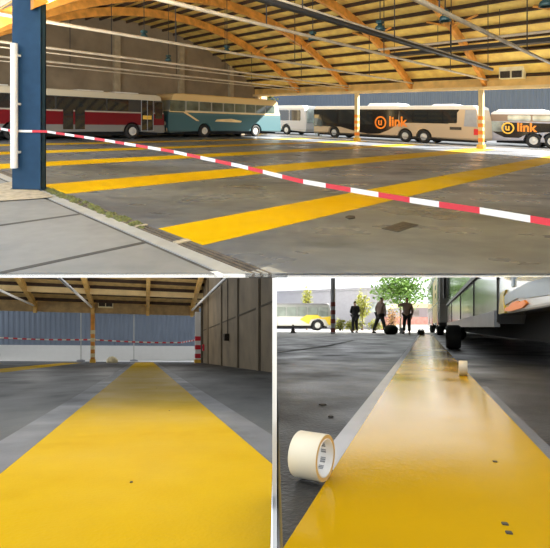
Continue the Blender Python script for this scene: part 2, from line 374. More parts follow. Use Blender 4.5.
MB(T).tube([(3, 6.0, 3.80), (19.3, 6.0, 3.80)], .075, 8).build('pipe', 'dark_rod', dpipe)
MB(T).tube([(3, 6.14, 3.95), (19.3, 6.14, 3.95)], .035, 8).build('conduit', 'rod', dpipe)
for u in (7,11,15,18.8): MB(T).tube([(u,6,3.85),(u,6,prof(u)+.4)], .015, 6).build('hanger', 'dark_rod', dpipe)
tray = thing('cable_tray', T(22, 4, 5.3), 'dark cable tray hung under the roof at the upper right', 'cable tray')
MB(T).box(21.8, 22.3, -2, 12.2, 5.2, 5.38).build('tray', 'dark_rod', tray)
MB(T).tube([(21.6,-2,5.6),(21.6,12.8,5.6)], .07, 8).build('conduit', 'rod', tray)
for v in (1, 3.5, 6.5, 9.5, 12): MB(T).tube([(22,v,5.3),(22,v,prof(22)+.4)], .014, 6).build('hanger', 'dark_rod', tray)
lamps = [(14.7,'hanging dark teal lamp, leftmost and farthest of the row under the roof'),(9.8,'hanging dark teal lamp above the middle open-side post'),(7.05,'hanging dark teal lamp in the middle of the row under the roof'),
         (4.97,'hanging dark teal lamp, second from the right in the row'),(2.5,'hanging dark teal lamp at the top right corner')]
proto = None
for v, lab in lamps:
    if proto is None:
        L0 = T(12, v, 4.4)
        proto = thing('pendant_lamp', L0, lab, 'lamp', 'pendant lamps in the upper hall')
        MB(T).lathe((12,v,4.36), (0,0,1), [(0,.24),(.06,.24),(.09,.16),(.14,.13),(.17,.0),(.14,0),(.12,.1),(0,.12)], 16).build('lamp_shade', 'lamp', proto)
        MB(T).tube([(12,v,4.58),(12,v,prof(12)+.35)], .016, 6).build('rod', 'dark_rod', proto)
        MB(T).box(11.9,12.1,v-.1,v+.1,4.58,4.68).build('ballast_box', 'lamp', proto, bevel=.02)
    else:
        c = link_copy(proto); c.location = T(12, v, 4.4); c['label'] = lab
# a second farther row over the left side
for v, u, lab in [(14.7, 8.0, 'dark lamp hanging at the far left of the vault, in front of the back wall'), (19.5, 12.0, 'small dark lamp hanging near the back wall, left of the lamp row')]:
    c = link_copy(proto); c.location = T(u, v, 4.4); c['label'] = lab
# eave beam and inner fascia along the open side
struct(MB(T).box(27.0, 27.3, -2, 29.0, 3.55, 4.25).build('trim_3', 'eave'))
struct(MB(T).box(26.75, 27.0, -2, 29.0, 3.55, 3.72).build('trim_4', 'beam_cream'))
vb = thing('vent_box', T(26.7, 7.4, 4.2), 'cream wooden vent box with two dark openings on the eave above the right post', 'vent')
MB(T).box(26.45, 26.98, 6.6, 7.85, 4.1, 4.95).build('housing', 'vent_cream', vb)
for k in (0,1): MB(T).box(26.42, 26.46, 6.68+.6*k, 7.18+.6*k, 4.14, 4.52).build('louvre', 'dirt', vb)
# open-side posts
def post(v, lab, wood, u=27.0):
    t = thing('banded_post', T(u, v, 0), lab, 'post', 'posts along the open side of the upper hall')
    MB(T).box(u-.13, u+.13, v-.13, v+.13, 0, 3.56).build('shaft', wood, t)
    for k in range(4): MB(T).box(u-.137, u+.137, v-.137, v+.137, .42+.44*k, .64+.44*k).build('orange_band', 'orange', t)
    MB(T).box(u-.2,u+.2,v-.2,v+.2,0,.25).build('foot', 'amber', t)
post(9.0, 'wooden post with orange bands standing between the two link buses', 'cream_post')
post(17.8, 'steel and wood post standing in front of the left part of the longer link bus', 'cream_post')
post(28.6, 'farthest open-side post, at the corner of the concrete back wall', 'pilaster')
# back wall with gable following the vault
gp = [(-6,0),(28.6,0),(28.6,prof(27.6)+.5)] + [(u, prof(u)+.45) for u in us[::-1]] + [(-6, 3.4)]
wb = struct(MB(T).prism(gp, 1, 29.0, 29.25).build('wall_back', 'backwall'))
for u in (3.2, 8.4, 13.6, 18.9, 24.0, 27.8):
    MB(T).box(u-.22, u+.22, 28.7, 29.0, 0, min(prof(u)+.3, 7.2)).build('pilaster', 'pilaster', wb)
# corrugated facade across the yard
fb = MB(T); n = 0; v = 4.4; prof_pts = []
while v < 45:
    prof_pts += [(38.0, v), (38.0, v+.16), (38.035, v+.2), (38.035, v+.36)]; v += .4
fb.add([(u,vv,0.9) for u,vv in prof_pts]+[(u,vv,8.0) for u,vv in prof_pts], [(i,i+1,i+1+len(prof_pts),i+len(prof_pts)) for i in range(len(prof_pts)-1)])
fb.box(38.1, 38.4, 4.4, 45, 0, 8.0)
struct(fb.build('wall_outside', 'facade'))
struct(MB(T).box(37.8, 38.05, 4.4, 45, 0, .9).build('baseboard_outside', 'white_wall'))

# ---------------------------------------------------------------- buses
def bus(f, L, W, H, label, paint, wheels, windows, group=None, sill=1.5, top=2.4, hump=None, frontr=.25, rearr=.12, glass='glass', clip=(), hubm='hub', floorz=.34, wr=.48, arch=.60):
    t = thing('bus', f(L/2, W/2, 0), label, 'bus', group)
    pr = [(rearr*.3, floorz)]
    for w in wheels:
        pr += [(w + arch*cos(a_), floorz + max(0, arch*sin(a_)+.10)) for a_ in [PI - PI*k/10 for k in range(11)]]
    pr += [(L-frontr*.2, floorz), (L, floorz+.25), (L-frontr*.25, H*.62), (L-frontr, H-.12), (L-frontr-.2, H), (rearr+.2, H), (rearr, H-.15), (0, H*.5), (0, floorz+.2)]
    m = MB(f); m.prism(pr, 1, 0, W, uv=[(s/20, z/4) for s, z in pr])
    body = m.build('body', paint, t, clip, bevel=.05)
    MB(f).box(.4, L-.4, .35, W-.05, .22, floorz+.3).build('chassis', 'chassis', t, clip)
    for w in wheels:
        for t0, sg in ((.03, 1), (W-.31, -1)):
            c = (w, t0, wr)
            wh = MB(f).lathe(c, (0,1,0), [(wr*.55,0),(wr*.9,0),(wr,.05),(wr,.23),(wr*.9,.28),(wr*.55,.28)], 24, closed=True).build('wheel', 'tyre', t, clip)
            hb = t0 if sg > 0 else t0+.28
            MB(f).lathe((w, hb, wr), (0,sg,0), [(wr*.58,.02),(wr*.45,.05),(wr*.3,.02),(wr*.18,.0),(0,-.03)], 20).build('hub', hubm, wh, clip)
    for a0, a1, *zz in windows:
        z0, z1 = zz if zz else (sill, top)
        m = MB(f); m.prism([(a0+.06,z0),(a1-.06,z0),(a1,z0+.06),(a1,z1-.06),(a1-.06,z1),(a0+.06,z1),(a0,z1-.06),(a0,z0+.06)], 1, -.012, .03)
        m.build('window', glass, t, clip)
    if hump:
        for s0, s1, hh in hump:
            MB(f).prism([(s0,H-.02),(s0+.25,H+hh),(s1-.25,H+hh),(s1,H-.02)], 1, .3, W-.3).build('roof_unit', 'white', t, clip, bevel=.03)
    return t
def bpart(t, f, name, m, polys, d0=-.014, d1=.02, clip=(), bevel=0):
    mb = MB(f)
    for p in polys: mb.prism(p, 1, d0, d1)
    return mb.build(name, m, t, clip, bevel)
def rect(a,b,c,d): return [(a,c),(b,c),(b,d),(a,d)]
def ring_logo(t, f, s, z, r, m, size):
    mb = MB(f); n = 28
    o = [(s+r*cos(2*PI*k/n), z+r*sin(2*PI*k/n)) for k in range(n)]; i = [(s+r*.76*cos(2*PI*k/n), z+r*.76*sin(2*PI*k/n)) for k in range(n)]
    mb.add([(x,-.03,y) for x,y in o]+[(x,-.03,y) for x,y in i]+[(x,0,y) for x,y in o]+[(x,0,y) for x,y in i],
           [(k,(k+1)%n,(k+1)%n+n,k+n) for k in range(n)] + [(k,(k+1)%n,(k+1)%n+2*n,k+2*n) for k in range(n)] + [(k+n,(k+1)%n+n,(k+1)%n+3*n,k+3*n) for k in range(n)])
    mb.build('logo_ring', m, t)
    sign(t, f, 'u', s-size*.29, z-size*.24, size, m, 'logo_letter')
def sign(t, f, text, s, z, size, m, name='lettering', sx=1.0):
    v, fc = letters(text, size)
    mb = MB(f); mb.add([(s+x*sx, -.034, z+y) for x, y in v], fc); mb.build(name, m, t)

# red bus
def fr(s, t, z): return T(2.4+s, 25.3+t, z)
red_paint = zone_mat('red_bus_paint', [(0,(.20,.20,.19)),(.86,(.15,.006,.012)),(1.62,(.40,.37,.30)),(1.70,(.05,.05,.045)),(2.48,(.60,.54,.40))])
rb = bus(fr, 12.9, 2.5, 2.86, 'dark red and grey bus with cream roof, parked behind the blue column', red_paint, [4.0, 10.6],
    [(k*1.45+.25, k*1.45+1.6) for k in range(7)] + [(12.15,12.7,1.3,2.4)], sill=1.74, top=2.44, frontr=.3)
bpart(rb, fr, 'door', 'glass', [rect(11.2,12.0,.55,2.45)], clip=())
bpart(rb, fr, 'door_frame', 'trim_grey', [rect(11.16,11.2,.5,2.48), rect(11.58,11.62,.5,2.48), rect(12.0,12.04,.5,2.48)], -.02)
bpart(rb, fr, 'mid_door', 'glass', [rect(6.4,6.95,.6,2.42), rect(7.05,7.6,.6,2.42)])
bpart(rb, fr, 'destination_sign', 'amber', [rect(11.28,11.9,1.25,1.5)], -.02)
MB(fr).box(12.78, 12.92, .2, 2.3, 1.35, 2.45).build('windshield', 'glass_light', rb, bevel=.03)
MB(fr).box(12.86, 12.95, .1, 2.4, .4, .62).build('bumper', 'chrome', rb, bevel=.02)
for y in (.25, 2.05): MB(fr).lathe((12.9, y+.1, .85), (1,0,0), [(.12,0),(.11,.04),(0,.05)], 16).build('headlight', 'hub_white', rb)
for s0 in (2.2, 7.3, 9.6): MB(fr).box(s0, s0+1.6, .4, 2.0, 2.84, 2.95).build('roof_vent', 'hub_white', rb, bevel=.03)
# teal vintage coach
def fc_(s, t, z): return T(15.8+s, 25.7+t, z)
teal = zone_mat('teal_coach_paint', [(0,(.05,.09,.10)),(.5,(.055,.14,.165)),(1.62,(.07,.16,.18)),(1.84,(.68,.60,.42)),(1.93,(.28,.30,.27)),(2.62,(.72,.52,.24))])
tc_ = bus(fc_, 11.3, 2.5, 3.1, 'vintage teal coach with cream roof parked behind the red bus along the back wall', teal, [3.1, 8.3],
    [(1.5+k*1.13, 2.5+k*1.13) for k in range(8)] + [(.15,1.35,1.75,2.62)], sill=1.95, top=2.6, frontr=.5, rearr=.35, hubm='hub_white', glass='glass_green')
bpart(tc_, fc_, 'waist_moulding', 'beam_cream', [rect(.1,11.1,1.80,1.86), [(1.2,1.8),(1.5,1.8),(2.6,1.2),(2.35,1.2)]], -.02)
bpart(tc_, fc_, 'side_flash', 'beam_cream', [[(4.0,1.18),(6.6,1.14),(6.7,1.26),(5.6,1.42),(4.2,1.34)]], -.018)
MB(fc_).box(1.2, 9.8, .35, 2.1, 3.06, 3.16).build('roof_rack', 'eave', tc_, bevel=.03)
MB(fc_).box(-.1, .02, .1, 2.4, .45, .7).build('bumper', 'chrome', tc_, bevel=.02)
for y in (.3, 2.0): MB(fc_).lathe((-.02, y+.1, 1.0), (-1,0,0), [(.14,0),(.12,.05),(0,.06)], 16).build('headlight', 'hub_white', tc_)
# long link bus outside
def f3(s, t, z): return T(29.5+t, 24.0-s, z)
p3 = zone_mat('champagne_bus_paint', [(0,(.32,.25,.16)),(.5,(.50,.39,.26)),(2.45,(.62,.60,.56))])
b3 = bus(f3, 14.1, 2.5, 2.72, 'longer champagne coloured link bus with black panel parked just outside the open side', p3, [2.2, 8.75, 10.2],
    [(.1,.95,.95,2.4),(1.05,2.6,1.25,2.42),(2.7,4.2,1.25,2.42),(4.3,6.0,1.25,2.42),(8.35,9.35),(9.45,10.45),(10.55,11.55),(11.65,12.6)], group='link buses in the yard', sill=1.5, top=2.36, hump=[(5.3,8.2,.22),(10.6,12.4,.12)], frontr=.25)
bpart(b3, f3, 'black_panel', 'black_panel', [[(.05,.98),(2.9,.98),(4.6,.62),(5.6,.5),(6.6,.55),(7.4,.85),(8.2,1.35),(8.3,2.44),(.05,2.44)],[(8.3,1.46),(12.0,1.46),(12.75,2.4),(12.75,2.44),(8.3,2.44)]], -.009)
ring_logo(b3, f3, 6.72, 1.42, .50, 'orange', .78)
sign(b3, f3, 'link', 7.45, 1.18, 1.02, 'orange')
bpart(b3, f3, 'tail_lamp', 'red_lamp', [rect(13.7,13.98,.75,1.15)], -.02)
bpart(b3, f3, 'rear_quarter', 'trim_grey', [[(13.05,1.3),(13.9,1.3),(13.85,2.42),(13.15,2.42)]], -.012)
bpart(b3, f3, 'name_plate', 'dirt', [rect(12.1,12.9,1.05,1.25)], -.016)
bpart(b3, f3, 'skirt_line', 'dirt', [rect(.1,14.0,.36,.40)], -.012)
# shorter link bus at the right
def f5(s, t, z): return T(32.0+t, 10.15-s, z)
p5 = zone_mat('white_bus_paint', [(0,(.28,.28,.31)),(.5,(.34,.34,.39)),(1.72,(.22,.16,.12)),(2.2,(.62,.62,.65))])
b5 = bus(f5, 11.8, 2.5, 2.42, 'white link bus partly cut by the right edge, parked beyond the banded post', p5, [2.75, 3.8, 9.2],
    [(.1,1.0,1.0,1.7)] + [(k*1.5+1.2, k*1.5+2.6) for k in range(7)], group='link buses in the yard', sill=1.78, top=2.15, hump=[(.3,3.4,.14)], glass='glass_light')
bpart(b5, f5, 'black_panel', 'black_panel', [[(.05,1.1),(.6,.8),(1.0,.62),(1.9,.62),(2.5,.95),(3.4,1.05),(4.3,1.1),(4.3,1.62),(.05,1.68)], rect(4.32,11.7,1.15,1.62)], -.009)
ring_logo(b5, f5, 1.22, 1.26, .40, 'gold', .62)
sign(b5, f5, 'link', 1.78, 1.08, .80, 'orange')
# white bus seen behind the coach
def f4(s, t, z): return T(30.5+t, 37.0-s, z)
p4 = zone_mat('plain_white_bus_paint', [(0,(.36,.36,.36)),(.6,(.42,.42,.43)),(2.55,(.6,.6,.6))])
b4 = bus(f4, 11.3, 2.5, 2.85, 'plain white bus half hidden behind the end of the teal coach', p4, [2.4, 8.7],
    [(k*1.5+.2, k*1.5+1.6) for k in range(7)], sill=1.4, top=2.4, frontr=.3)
MB(f4).box(11.18, 11.32, .15, 2.35, 1.2, 2.5).build('windshield', 'glass_light', b4, bevel=.03)
# small evergreen visible beside the white bus
def shrub(name, f, c, rx, rz, n, m, label, leaf=.14, trunk=None, cat='shrub', group=None, clip=()):
    t = thing(name, f(*c), label, cat, group)
    mb = MB(f); rnd = random.Random(hash(label) % 1000 if False else len(label)*7)
    z0 = c[2] + (trunk or 0)
    for _ in range(n):
        th = rnd.random()*2*PI; ph = math.acos(2*rnd.random()-1); r = rnd.random()**.45
        lump = 1 + .22*sin(3*th+ph*2) + .15*cos(5*th-3*ph)
        x = c[0]+rx*r*lump*sin(ph)*cos(th); y = c[1]+rx*r*lump*sin(ph)*sin(th); z = z0+rz+rz*r*lump*cos(ph)
        a_, b_ = rnd.random()*6.3, rnd.random()*1.6-.8; l = leaf*(.6+rnd.random()*.8)
        d = Vector((cos(a_)*cos(b_), sin(a_)*cos(b_), sin(b_)))*l; e = Vector((-sin(a_), cos(a_), .4*rnd.random()))*l*.45
        p = Vector((x,y,z)); mb.add([p-d, p+e, p+d, p-e], [(0,1,2,3)])
    mb.build('foliage', m, t, clip)
    tk = MB(f); tk.tube([(c[0],c[1],c[2]),(c[0]+.05,c[1],c[2]+(trunk or rz)*.6),(c[0],c[1]+.05,z0+rz*1.1)], [.09+.05*(rz>1.5),.07,.03], 8)
    for k in range(4):
        th = k*1.6+.4; tk.tube([(c[0],c[1],z0+rz*.4),(c[0]+rx*.6*cos(th),c[1]+rx*.6*sin(th),z0+rz*1.2)], [.045,.015], 6)
    tk.build('stem', 'bark', t, clip)
    return t
shrub('evergreen_shrub', T, (31.3, 24.85, 0), .45, .95, 500, 'leaf', 'small green shrub standing left of the longer link bus', .12)
shrub('garden_tree', T, (34.5, 34.6, 0), 1.0, 1.9, 700, 'leaf_yellow', 'yellow green tree showing above the white bus at the wall end', .18, 3.0, 'tree')

# ================================================================ LOWER LEFT BAY
struct(MB(BXY).sheet([(-26,.9),(-.012,.9),(-.012,28.2),(-26,36)], -.05, 0).build('floor', 'bayfloor', clip=[LEFT]))
struct(MB(BXY).sheet([(-40,34),(-26,36),(-.012,28.2),(-.012,48),(-40,48)], -.06, -.005).build('ground', 'white_wall', clip=[LEFT]))
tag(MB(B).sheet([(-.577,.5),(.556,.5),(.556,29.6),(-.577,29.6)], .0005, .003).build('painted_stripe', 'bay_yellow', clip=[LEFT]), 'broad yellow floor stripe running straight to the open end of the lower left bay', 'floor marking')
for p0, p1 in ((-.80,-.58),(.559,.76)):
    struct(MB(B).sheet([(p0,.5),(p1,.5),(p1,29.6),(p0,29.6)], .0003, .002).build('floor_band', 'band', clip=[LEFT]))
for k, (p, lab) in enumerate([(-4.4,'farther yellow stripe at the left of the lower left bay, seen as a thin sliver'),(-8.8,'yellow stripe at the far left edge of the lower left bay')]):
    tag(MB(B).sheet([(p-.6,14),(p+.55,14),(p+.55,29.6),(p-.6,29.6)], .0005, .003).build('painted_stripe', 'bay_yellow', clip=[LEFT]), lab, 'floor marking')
# roof of the bay
def bprof(q): return 3.72 + max(0, (29.9-q))*.34 - max(0, 29.9-q)**2*.012
qs = [29.9 - k*.5 for k in range(37)]
bt_ = [(q, bprof(q)+.16) for q in qs]; bl = [(q, bprof(q)+.06) for q in qs]
rb_ = MB(B); rb_.prism(bl+bt_[::-1], 0, -22, 4.2)
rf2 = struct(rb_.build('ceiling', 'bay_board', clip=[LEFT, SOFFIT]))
for k in range(11):
    q = 29.2 - k*1.0
    MB(B).box(-22, 4.0, q-.06, q+.06, bprof(q)-.12, bprof(q)+.07).build('purlin', 'purlin', rf2, clip=[LEFT, SOFFIT])
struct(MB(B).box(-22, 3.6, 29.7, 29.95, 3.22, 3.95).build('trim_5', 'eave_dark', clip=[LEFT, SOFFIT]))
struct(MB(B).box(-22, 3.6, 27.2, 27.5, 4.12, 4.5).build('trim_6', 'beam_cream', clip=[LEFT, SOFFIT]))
alab = {-6.5:'bowed timber rafter at the left end of the lower left bay roof', -3.2:'bowed timber rafter above the banded post in the lower left bay', .2:'bowed timber rafter over the yellow stripe in the lower left bay', 3.1:'bowed timber rafter beside the concrete wall of the lower left bay'}
blab = {-6.5:'white tie pipe at the left end of the lower left bay roof', -3.2:'white tie pipe ending at the top of the banded post', .2:None, 3.1:'white tie pipe running beside the top of the concrete wall'}
for p in alab:
    mb = MB(B); aq = [29.8-k*.5 for k in range(26)]
    mb.prism([(q, bprof(q)-.42) for q in aq]+[(q, bprof(q)-.05) for q in aq[::-1]], 0, p-.11, p+.11)
    ra = tag(mb.build('rafter', 'rafter_wood', None, clip=[LEFT, SOFFIT]), alab[p], 'rafter', 'bowed rafters of the lower left bay')
    for s_ in (-1,1):
        MB(B).tube([(p+s_*.08, 29.2, bprof(29.2)-.25),(p+s_*.75, 29.2, bprof(29.2)+.45)], .05, 6).build('knee_brace', 'rafter_wood', ra, clip=[LEFT, SOFFIT])
    MB(B).box(p-.1,p+.1,29.5,29.69,3.12,3.9).build('end_block', 'rafter_wood', ra, clip=[LEFT,SOFFIT])
    if blab[p]:
        tag(MB(B).tube([(p-.02, 29.4, 3.55),(p-.02, 13, 3.55)], .065, 8).build('tie_pipe', 'pvc', clip=[LEFT, SOFFIT]), blab[p], 'pipe', 'tie pipes of the lower left bay')
vb = thing('vent_box', B(-2.45, 29.4, 4.0), 'cream vent box with two dark openings on the eave of the lower left bay', 'vent')
MB(B).box(-2.85,-1.95,29.3,29.68,3.55,4.25).build('housing', 'vent_cream', vb)
for k in (0,1): MB(B).box(-2.80+.43*k,-2.42+.43*k,29.27,29.31,3.62,3.98).build('louvre', 'dirt', vb)
def bpost(p, q, lab, m, m2, w=.12, top=3.22, z0=.35, n=4, step=.5, x=BXY):
    t = thing('banded_post', B(p,q,0), lab, 'post')
    MB(B).box(p-w,p+w,q-w,q+w,0,top).build('shaft', m, t, clip=[LEFT])
    for k in range(n): MB(B).box(p-w-.008,p+w+.008,q-w-.008,q+w+.008,z0+step*k,z0+step*.5+step*k).build('red_band', m2, t, clip=[LEFT])
    MB(B).box(p-w-.05,p+w+.05,q-w-.05,q+w+.05,0,.22).build('foot', 'amber', t, clip=[LEFT])
bpost(-3.2, 29.7, 'wooden post with faded red bands at the open end of the lower left bay', 'glulam', 'stone', n=4)
bpost(3.22, 27.2, 'white post with red bands in the corner beside the concrete wall', 'pvc', 'red', w=.16, n=3, step=.55, z0=.3)
# far yard: poles, facade, tape
for p, lab in ((-4.6,'thin white flagpole-like post in the yard left of the lower left bay stripe'),(-.8,'thin white post in the yard straight behind the yellow stripe')):
    t = thing('yard_pole', B(p, 35, 0), lab, 'pole', 'thin posts in the yard')
    MB(B).tube([(p,35,0),(p,35,5.2)], .035, 8).build('shaft', 'hub', t); MB(B).lathe((p,35,0),(0,0,1),[(.3,0),(.3,.12),(.06,.16)],14).build('base','trim_grey',t)
ff = MB(B); pp = []; p = -30.0
while p < 9: pp += [(p,41),(p+.16,41),(p+.2,41.03),(p+.36,41.03)]; p += .4
ff.add([(a,b,1.35) for a,b in pp]+[(a,b,7.6) for a,b in pp], [(i,i+1,i+1+len(pp),i+len(pp)) for i in range(len(pp)-1)])
ff.box(-30,9,41.1,41.4,0,7.6)
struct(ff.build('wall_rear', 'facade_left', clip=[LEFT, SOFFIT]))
struct(MB(B).box(-30,9,40.7,41.05,-.02,1.35).build('baseboard_rear', 'white', clip=[LEFT]))
bp_ = [(-16,29.95,1.62)] + [(-16+k*.8, 29.95, 1.62-.018*k-.10*sin(PI*((k*.8-0)%6.4)/6.4)) for k in range(1,24)]
bp_ = [(p, 29.95, 1.5 + .02*(-p-3.2) - .08*sin(PI*abs(p+3.2)/6.4)) for p in [-16+k*.8 for k in range(24)]]
tape('barrier_tape', [q for q in bp_ if q[0] < 2.9] + [(3.1, 27.4, 1.45)], .09, .25, 'red and white barrier tape strung low between the posts of the lower left bay', B)
st = MB(B); st.lathe((-1.95,28.6,0),(0,0,1),[(.02,.42),(.2,.36),(.34,.2),(.36,.05),(.3,0)],12)
tag(st.build('stone', 'stone', None, origin=B(-1.95,28.6,0)), 'pale rounded stone lying at the floor edge left of the stripe', 'stone')
# parked vehicle wheel at the left edge
wl = thing('parked_car', B(-8.6, 26, 0), 'black car of which only the front corner shows at the left edge', 'car')
MB(B).lathe((-8.35,25.2,.335),(1,0,0),[(.2,0),(.3,0),(.33,.04),(.33,.2),(.3,.24),(.2,.24)],24,closed=True).build('wheel','tyre',wl)
MB(B).lathe((-8.09,25.2,.335),(1,0,0),[(.21,0),(.15,-.04),(0,-.04)],18).build('hub','trim_grey',wl)
MB(B).prism([(-10.6,.28),(-8.12,.28),(-8.05,.5),(-8.1,.82),(-8.4,.98),(-10.3,.98)],1,24,28.4).build('body','chassis',wl,bevel=.05)
MB(B).prism([(-10.2,.99),(-8.9,.99),(-9.3,1.4),(-9.9,1.4)],1,25,27.6).build('cabin','glass',wl,bevel=.05)
MB(B).box(-8.5,-8.2,23.96,24.02,.55,.7).build('headlight','hub_white',wl)
# concrete wall at the right
pw = 3.5
wr_ = MB(B); wr_.box(pw, pw+.25, 11.2, 26.7, 0, 5.9)
wrr = struct(wr_.build('wall_right', 'precast', clip=[LEFT, SOFFIT]))
for q in (24.6, 20.1, 16.4, 13.2):
    MB(B).box(pw-.05, pw, q-.14, q+.14, 0, 5.4).build('pilaster', 'precast', wrr, clip=[LEFT, SOFFIT])
    MB(B).box(pw-.02, pw+.01, q-.24, q-.14, 0, 5.4).build('joint', 'precast_dark', wrr, clip=[LEFT, SOFFIT])
MB(B).box(pw-.03, pw, 11.2, 26.6, 2.0, 2.05).build('conduit', 'precast_dark', wrr, clip=[LEFT, SOFFIT])
struct(MB(B).box(pw-.12, pw-.0, 26.72, 26.95, 0, 3.7).build('trim_7', 'precast_dark', clip=[LEFT, SOFFIT]))
wbx = thing('wall_lamp', B(pw-.1, 18.3, 1.2), 'small dark tapered box fixed on the concrete wall of the lower left bay', 'wall box')
MB(B).prism([(18.1,1.42),(18.5,1.42),(18.4,1.12),(18.2,1.12)],0,pw-.2,pw-.001).build('housing','dirt',wbx, clip=[LEFT])
MB(B).tube([(pw-.04,18.3,1.42),(pw-.04,18.3,4.5)],.02,6).build('conduit','dirt',wbx, clip=[LEFT, SOFFIT])
alm = thing('call_box', B(pw-.1, 27.6, 1.1), 'small red call box on the concrete wall near the open end', 'call box')
MB(B).box(pw-.1,pw-.001,26.1,26.5,.75,1.15).build('housing','red',alm,bevel=.02)
MB(B).box(pw-.115,pw-.1,26.2,26.4,.88,1.05).build('plate','dirt',alm)
# small specks of grit on the stripe
for k, (p, q, lab) in enumerate([(.21,3.9,'dark speck of grit near the right edge of the yellow stripe'),(-.05,1.75,'dark speck of grit on the nearest part of the yellow stripe'),(.17,6.6,'small dark chip on the far part of the yellow stripe')]):
    g = MB(B); g.sheet([(p-.005,q-.008),(p+.006,q-.006),(p+.006,q+.008),(p-.004,q+.009)], .003, .006)
    tag(g.build('grit_speck', 'dirt', clip=[LEFT]), lab, 'debris')

# ================================================================ LOWER RIGHT BAY
struct(MB(RXY).sheet([(.011,.4),(20,.4),(26,17.5),(6.3,20.0),(3.3,18.7),(.011,12.6)], -2.2, 0).build('floor', 'dark_floor', clip=[RIGHT]))
struct(MB(RXY).sheet([(.011,12.6),(3.3,18.7),(6.3,20.0),(26,17.5),(50,18),(50,75),(.011,75)], -.05, -.003).build('ground', 'yard', clip=[RIGHT]))
h_ = .33
def off(x0): return x0*h_*RX
PL, PR = off(-.637), off(.933)
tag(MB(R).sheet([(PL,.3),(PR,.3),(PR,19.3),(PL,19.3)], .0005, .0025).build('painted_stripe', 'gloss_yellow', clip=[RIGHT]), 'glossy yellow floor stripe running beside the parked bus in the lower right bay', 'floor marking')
tp = tag(MB(R).sheet([(off(-.80),.99),(PL-.001,.965),(PL-.001,18.5),(off(-.80),18.5)], .0008, .0014).build('masking_tape_strip', 'strip', clip=[RIGHT]), 'long strip of masking tape along the left edge of the glossy yellow stripe', 'tape strip')
tag(MB(R).sheet([(PR+.001,.3),(off(1.04),.3),(off(1.04),2.6),(PR+.001,2.6)], .0008, .0014).build('masking_tape_strip', 'band', clip=[RIGHT]), 'grey tape strip along the right edge of the yellow stripe, in the bus shadow', 'tape strip')
struct(MB(RXY).sheet([(.02,5.35),(.9,7.2),(1.9,10.2),(1.9,10.45),(.85,7.4),(.02,5.5)], .0006, .002).build('floor_joint', 'joint', clip=[RIGHT]))
# rolls of masking tape
def roll(c, ang, r, w_, label, marks=True):
    t = thing('tape_roll', R(c[0],c[1],0), label, 'tape roll', 'rolls of masking tape on the floor')
    ax = Vector((cos(ang), sin(ang), 0)); cc = Vector((c[0], c[1], r+.003))
    ri = r*.76
    MB(R).lathe(cc, ax, [(r-.001,-w_/2),(r,-w_/2+.001),(r,w_/2-.001),(r-.001,w_/2)], 56).build('tape', 'masking', t)
    MB(R).lathe(cc, ax, [(r-.001,w_/2),(ri+.003,w_/2-.0005)], 56).build('wound_edge', 'masking_edge', t)
    MB(R).lathe(cc, ax, [(r-.001,-w_/2),(ri+.003,-w_/2+.0005)], 56).build('wound_edge', 'masking_edge', t)
    MB(R).lathe(cc, ax, [(ri+.003,-w_/2),(ri+.003,w_/2),(ri,w_/2),(ri,-w_/2)], 56, closed=True).build('core', 'card', t)
    if marks:
        mb = MB(R); up = Vector((0,0,1)); sd = ax.cross(up).normalized()
        rnd = random.Random(4)
        for row in (.010, -.012):
            a_ = -2.6
            while a_ < 2.6:
                da = .05+rnd.random()*.07
                if rnd.random() < .8:
                    q = []
                    for aa, hh in ((a_,-.006),(a_+da,-.006),(a_+da,.006),(a_,.006)):
                        q.append(cc + (up*cos(aa+PI)*-1 + sd*sin(aa+PI)*-1)*(ri-.0006) + ax*(row+hh))
                    mb.add(q, [(0,1,2,3)])
                a_ += da + .03
        mb.build('print_marks', 'print_grey', t)
    return t
def pfloor(x, y):
    Y = F*.33/(y-327); X = (x-275)*Y/F
    return (RX*X - RY*Y, RY*X + RX*Y)
c1 = pfloor(312, 480)
roll(c1, math.radians(-12), .0495, .065, 'cream roll of masking tape standing on its rim at the left of the yellow stripe')
c2 = pfloor(463, 376)
roll(c2, math.radians(-3), .050, .052, 'smaller looking cream tape roll farther away by the right edge of the yellow stripe', False)
# specks
for x, y, lab in [(505,526,'dark speck near the bottom right of the glossy stripe'),(509,535,'dark speck just below the other one near the bottom right of the glossy stripe'),(495,463,'faint dark nick near the right edge of the glossy stripe')]:
    p, q = pfloor(x, y); g = MB(R); g.sheet([(p-.004,q-.004),(p+.005,q-.003),(p+.004,q+.005),(p-.005,q+.004)], .0025, .005)
    tag(g.build('grit_speck', 'dirt'), lab, 'debris')
for x, y, s_, lab in [(323,405,.016,'dark flat chip on the grey floor above the large tape roll'),(331,417,.010,'smaller dark chip on the grey floor just above the large tape roll')]:
    p, q = pfloor(x, y); g = MB(R); g.sheet([(p-s_,q-s_*.6),(p-s_*.2,q-s_),(p+s_,q-s_*.3),(p+s_*.5,q+s_*.6),(p-s_*.6,q+s_*.5)], .0005, .005)
    tag(g.build('debris_chip', 'dirt'), lab, 'debris')

